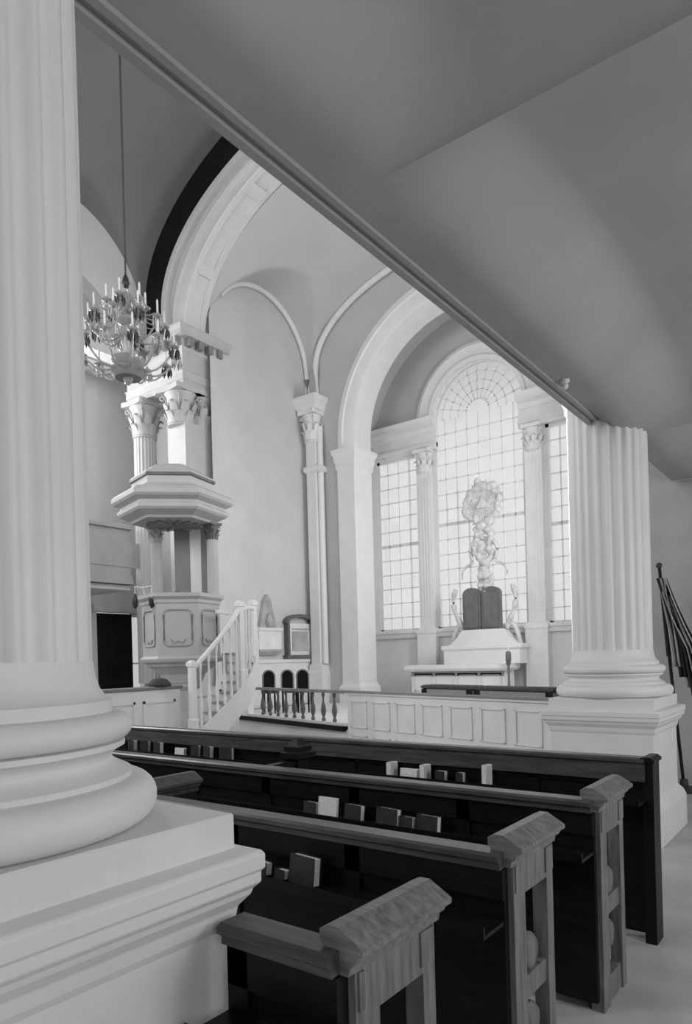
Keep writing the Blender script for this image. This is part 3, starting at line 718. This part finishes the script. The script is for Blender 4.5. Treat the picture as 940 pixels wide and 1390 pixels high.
# ================================================================== memorials on the chancel wall
t = empty('wall_monument', 'pale obelisk-shaped marble monument on the chancel wall left of the framed tablet', 'monument', (-10.270, 10.84, 2.2))
MB().rings([[(-10.300, 10.84-w, z), (-10.200, 10.84-w, z), (-10.200, 10.84+w, z), (-10.300, 10.84+w, z)] for w, z in ((.26, 2.30), (.09, 2.92), (.005, 3.02))]).build('obelisk', 'veined', t)
MB().box(-10.300, -10.150, 10.50, 11.19, 1.84, 2.26).build('inscription_panel', 'marble', t)
MB().rect([(0, 2.22), (.03, 2.25), (.03, 2.30), (0, 2.31)], -10.300, -10.150, 10.50, 11.19).build('cornice', 'marble', t)
MB().rect([(.03, 1.84), (.03, 1.80), (0, 1.78), (-.06, 1.72)], -10.300, -10.150, 10.50, 11.19).build('base_shelf', 'veined', t)
MB().lathe([(.05, 2.32), (.07, 2.36), (.10, 2.46), (.05, 2.54), (.06, 2.58), (.02, 2.62)], -10.170, 10.84, 14).build('carved_urn', 'veined', t, 50)
t = empty('memorial_tablet', 'rectangular memorial tablet with dark pedimented frame on the chancel wall', 'tablet', (-10.0, 11.87, 2.1))
MB().box(-10.300, -10.210, 11.50, 12.24, 1.70, 2.42).build('slab', 'marble', t)
for a in ((11.43, 11.50, 1.66, 2.46), (12.24, 12.31, 1.66, 2.46)): MB().box(-10.290, -10.170, *a).build('frame_side', 'tablet', t)
MB().box(-10.290, -10.150, 11.38, 12.36, 1.63, 1.71).build('frame_bottom', 'tablet', t)
s = MB(); s.rings([[(x, y, z) for y, z in [(11.38, 2.42), (11.44, 2.42)]+[(11.87-.42*math.cos(a), 2.43+.13*math.sin(a)) for a in lin(.2, PI-.2, 9)]+[(12.30, 2.42), (12.36, 2.42)]+[(11.87+.48*math.cos(a), 2.45+.18*math.sin(a)) for a in lin(.1, PI-.1, 11)]] for x in (-10.290, -10.150)]); s.build('pediment', 'tablet', t)
MB().box(-10.210, -10.195, 11.60, 12.14, 1.8, 2.24).build('inscription_field', 'veined', t)
MB().box(-10.210, -10.190, 11.60, 12.14, 2.28, 2.31).build('field_moulding', 'veined', t)

# ================================================================== altar
t = empty('altar_table', 'long white altar table with thick projecting top before the arched window', 'altar', (-6.93, 13.2, .6))
MB().box(-8.0, -5.82, 13.05, 13.55, .62, 1.30).build('body', 'white', t)
MB().rect([(0, 1.27), (.04, 1.29), (.07, 1.33), (.07, 1.40), (0, 1.41)], -8.05, -5.78, 13.0, 13.55).build('table_top', 'white', t)
MB().rect([(.06, .6), (.06, .74), (.02, .78)], -8.0, -5.82, 13.05, 13.55).build('plinth', 'white', t)
s = MB()
for i in range(4):
    x = -7.92+.53*i
    for a, b, c, d_ in ((x, x+.46, .84, .87), (x, x+.46, 1.2, 1.23), (x, x+.03, .84, 1.23), (x+.43, x+.46, .84, 1.23)): s.box(a, b, 13.03, 13.05, c, d_)
s.build('panel_moulding', 'cream', t)
MB().box(-8.0, -5.82, 13.03, 13.06, 1.17, 1.27).build('frieze', 'midgrey', t)
# altarpiece
t = empty('altarpiece', 'carved altarpiece of clouds and rays above two dark round-topped tablets', 'sculpture', (-6.45, 13.5, 1.41))
MB().rect([(0, 1.41), (0, 1.70), (.04, 1.74), (.04, 1.80), (0, 1.82)], -7.35, -5.6, 13.35, 13.75).build('base', 'white', t)
s = MB(); s.rings([[(-6.45-w, 13.4, z), (-6.45+w, 13.4, z), (-6.45+w, 13.7, z), (-6.45-w, 13.7, z)] for w, z in ((.80, 1.8), (.74, 1.86), (.62, 1.96), (.5, 2.1), (.48, 2.14))]); s.build('stepped_foot', 'white', t)
for x0, x1 in ((-6.90, -6.485), (-6.455, -6.03)):
    xm, r = (x0+x1)/2, (x1-x0)/2
    tb = MB().prism_y([(x0, 2.12), (x1, 2.12), (x1, 2.9)]+[(xm+r*math.cos(a), 2.9+.14*math.sin(a)) for a in lin(.15, PI-.15, 10)]+[(x0, 2.9)], 13.42, 13.52).build('tablet', 'tablet', t)
    MB().prism_y([(x0+.05, 2.18), (x1-.05, 2.18), (x1-.05, 2.88), (xm, 2.97), (x0+.05, 2.88)], 13.40, 13.42).build('face_moulding', 'tablet', tb)
random.seed(3)
def clouds(o):
    k = o.modifiers.new('Remesh', 'REMESH'); k.mode = 'VOXEL'; k.voxel_size = .022; k.use_smooth_shade = True
    k = o.modifiers.new('Smooth', 'SMOOTH'); k.iterations = 4
s = MB()
for z, w in ((3.02, .2), (3.12, .18), (3.22, .15), (3.32, .13), (3.42, .13), (3.52, .13), (3.62, .15), (3.72, .18), (3.82, .22), (3.92, .25), (4.02, .26), (4.12, .25), (4.22, .23), (4.32, .2), (4.42, .15)):
    for k in range(7):
        s.ball((-6.43+random.uniform(-w, w), 13.55+random.uniform(-.07, .07), z+random.uniform(-.08, .08)), random.uniform(.05, .085), 10, .9)
clouds(s.build('cloud_bank', 'gilt', t, 60))
s = MB()
for k in range(60):
    a = 2*PI*k/60+random.uniform(-.05, .05); r = .40+random.uniform(-.09, .05); s.ball((-6.42+r*math.cos(a), 13.55, 4.82+r*math.sin(a)), random.uniform(.05, .095), 10)
for k in range(12): s.ball((-6.42+random.uniform(-.12, .12), 13.54, 5.22+random.uniform(-.06, .1)), .08, 10)
clouds(s.build('cloud_ring', 'gilt', t, 60))
s = MB()
for k in range(36):
    a = 2*PI*k/36; r1 = .40 if k % 2 else .50; dx, dz = math.cos(a), math.sin(a)
    s.rings([[(-6.42+dx*r-dz*w, y, 4.82+dz*r+dx*w) for w, y in ((-ww, 13.52), (ww, 13.52), (ww, 13.56), (-ww, 13.56))] for r, ww in ((.08, .006), (r1*.7, .022), (r1, .004))])
s.build('ray_burst', 'gilt', t)
MB().prism_y([(-6.56, 4.72), (-6.28, 4.72), (-6.42, 4.97)], 13.48, 13.52).build('triangle', 'gilt', t)
s = MB()
for sg in (-1, 1):
    pts = [(-6.42+sg*(.18+.30*u+.07*math.sin(u*9)), 13.52, 4.0-.75*u+.05*math.cos(u*8)) for u in lin(0, 1, 24)]
    s.tube(pts, [.05-.03*u for u in lin(0, 1, 24)], 8)
    s.tube([(-6.45+sg*(.50+.22*math.sin(2.4*u)), 13.52, 2.2+.85*u) for u in lin(0, 1, 16)], [.035+.03*math.sin(9*u)**2 for u in lin(0, 1, 16)], 8)
    s.tube([(-6.45+sg*(.5+.3*u), 13.55, 2.15-.35*u+.25*math.sin(PI*u)) for u in lin(0, 1, 10)], .05, 8)
s.build('swag', 'gilt', t, 60)
t = empty('candlestick', 'dark tall candlestick standing at the right end of the altar', 'candlestick', (-5.62, 12.82, .6))
MB().lathe([(.11, .6), (.11, .63), (.05, .68), (.03, .8), (.02, 1.2), (.03, 1.3), (.02, 1.36), (.05, 1.42), (.06, 1.44)], -5.62, 12.82, 16).build('stem', 'tablet', t, 50)
MB().lathe([(.03, 1.44), (.055, 1.47), (.055, 1.62), (.03, 1.66)], -5.62, 12.82, 12).build('lamp_holder', 'tablet', t, 50)
MB().tube([(-5.62, 12.82, 1.66), (-5.62, 12.82, 1.85)], .015, 8).build('candle', 'wax', t, 50)

# ================================================================== chandelier
CX, CY = -6.72, 4.9
t = empty('chandelier', 'large cut-glass chandelier of many candle arms hanging on a long rod', 'chandelier', (CX, CY, 5.95))
MB().tube([(CX, CY, 6.05), (CX, CY, 11.55)], .012, 8).build('rod', 'rope', t)
MB().lathe([(.01, 5.93), (.03, 5.95), (.045, 6.0), (.03, 6.06), (.012, 6.1)], CX, CY, 14).build('hook_cap', 'metal', t, 50)
MB().lathe([(.01, 4.82), (.04, 4.85), (.06, 4.9), (.03, 4.95), (.05, 5.0), (.17, 5.06), (.19, 5.12), (.06, 5.14), (.04, 5.2), (.07, 5.3), (.08, 5.42), (.04, 5.5), (.12, 5.54), (.13, 5.58), (.04, 5.6), (.03, 5.7), (.06, 5.8), (.03, 5.9), (.012, 5.95)], CX, CY, 20).build('glass_stem', 'glass', t, 50)
MB().lathe([(.15, 4.90), (.20, 4.96), (.20, 5.0), (.12, 5.02)], CX, CY, 20).build('bowl', 'midgrey', t, 50)
random.seed(11)
for n, R, zb, zc, ph in ((12, .56, 5.06, 5.20, 0), (10, .42, 5.42, 5.52, .3), (6, .22, 5.70, 5.74, .1)):
    for k in range(n):
        a = 2*PI*k/n+ph; e = Vector((math.cos(a), math.sin(a), 0)); c = Vector((CX, CY, 0))
        pts = [c+e*(R*(.1+.9*u))+Vector((0, 0, zb-.13*math.sin(PI*u*.95)+(zc-zb)*u*u)) for u in lin(0, 1, 10)]
        arm = MB().tube(pts, .011, 6).build('arm', 'glass', t, 50)
        q = c+e*R
        MB().lathe([(.008, zc-.01), (.055, zc+.01), (.06, zc+.02), (.02, zc+.025), (.02, zc+.06), (.012, zc+.06)], q.x, q.y, 12).build('drip_pan', 'glass', arm, 50)
        MB().lathe([(.011, zc+.05), (.011, zc+.19), (.003, zc+.21)], q.x, q.y, 8).build('candle', 'wax', arm, 50)
        s = MB()
        for j in range(6):
            b = 2*PI*j/6; x, y = q.x+.05*math.cos(b), q.y+.05*math.sin(b)
            s.lathe([(.002, zc), (.010, zc-.03), (.016, zc-.07), (.002, zc-.12)], x, y, 6)
        s.build('pendants', 'metal' if k % 2 else 'glass', arm)
s = MB()
for k in range(16):
    a = 2*PI*k/16; e = (math.cos(a), math.sin(a))
    s.tube([(CX+e[0]*(.05+.31*u), CY+e[1]*(.05+.31*u), 5.88-.28*u-.12*math.sin(PI*u)) for u in lin(0, 1, 8)], .007, 5)
s.build('bead_chains', 'glass', t, 50)

# ================================================================== flag by the aisle end wall
t = empty('furled_flag', 'furled flag with dark and pale stripes on a leaning pole, right of the second column', 'flag', (-1.72, 8.5, 0))
MB().tube([(-1.66, 8.5, 0.04), (-1.86, 8.5, 2.55)], .018, 10).build('pole', 'wood', t, 50)
MB().lathe([(.16, 0), (.16, .04), (.05, .07), (.04, .14)], -1.66, 8.5, 20).build('stand', 'metal', t, 50)
for k in range(7):
    def fold(u, v, k=k):
        z = 2.42-1.25*u-.12*(k-3)*u
        x = -1.86+.2*(2.5-z)/2.5*.8+.015+(.012+.062*k*min(1, u*1.8))*(.55+.45*u)+.045*v
        return (x, 8.5+.04*math.sin(6*v+k)+.03*math.cos(k*2.1), z)
    s = MB(); s.grid(fold, lin(0, 1, 14), lin(-1, 1, 6)); s.build('stripe', 'flagdark' if k % 2 == 0 else 'flaglight', t, 60, .012)
MB().ball((-1.862, 8.5, 2.57), .035, 12).build('finial', 'metal', t, 50)

# ================================================================== light
W = bpy.data.worlds.new('World'); bpy.context.scene.world = W; W.use_nodes = True
bg = W.node_tree.nodes['Background']; bg.inputs[0].default_value = (1, 1, 1, 1); bg.inputs[1].default_value = 1.0
def area(name, loc, rot, sx, sy, p):
    L = bpy.data.lights.new(name, 'AREA'); L.shape = 'RECTANGLE'; L.size = sx; L.size_y = sy; L.energy = p
    o = bpy.data.objects.new(name, L); col.objects.link(o); o.location = loc; o.rotation_euler = rot; return o
# daylight through altar and right aisle windows; the other lights are added fill
area('window_daylight', (-6.7, 14.7, 4.6), (-PI/2, 0, 0), 5.8, 5.4, 112)
area('west_fill_light', (-6.7, -2.6, 6.8), (PI/2, 0, 0), 6, 3.2, 460)  # unseen light added behind the camera to reach the altar wall
area('chancel_side_fill_light', (-3.3, 11.0, 4.2), (0, PI/2, 0), 3.4, 1.3, 200)  # unseen light added to brighten the chancel
for y in (1.0, 4.6, 8.0):
    area('gallery_fill_light', (2.5, y, 6.6), (0, PI/2, 0), 2.6, 1.5, 230)  # added out of view to lift the interior
    area('left_fill_light', (-13.2, y-1.2, 6.4), (0, -PI/2, 0), 2.2, 1.5, 250)  # added inside the solid left wall for more fill
for y in (-1.2, 2.6, 6.4):
    area('aisle_window_daylight', (2.6, y, 2.35), (0, PI/2, 0), 2.0, 1.3, {-1.2: 45, 2.6: 66, 6.4: 85}[y])

# ================================================================== camera
cd = bpy.data.cameras.new('camera'); cam = bpy.data.objects.new('camera', cd); col.objects.link(cam)
ROLL, YAW = math.atan(.0265), math.radians(37.1)
fwd = Vector((-math.sin(YAW), math.cos(YAW), 0)); up = Vector((0, 0, 1)); right = Vector((math.cos(YAW), math.sin(YAW), 0))
# the camera is level, rolled a little; its axes:
cx_ = math.cos(ROLL)*right-math.sin(ROLL)*up*1; cy_ = math.sin(ROLL)*right+math.cos(ROLL)*up
cx_ = math.cos(ROLL)*right-math.sin(ROLL)*up
cam.matrix_world = Matrix(((cx_.x, cy_.x, -fwd.x, 0), (cx_.y, cy_.y, -fwd.y, 0), (cx_.z, cy_.z, -fwd.z, 1.6), (0, 0, 0, 1)))
cd.sensor_fit = 'VERTICAL'; cd.sensor_height = 36; cd.lens = 36*936/1390
cd.shift_x = (470-467)/1390; cd.shift_y = (894-695)/1390
cd.clip_start = .05
sc = bpy.context.scene; sc.camera = cam
sc.view_settings.view_transform = 'Standard'; sc.view_settings.look = 'None'
sc.view_settings.gamma = 1; sc.view_settings.use_curve_mapping = False
sc.view_settings.exposure = -.6
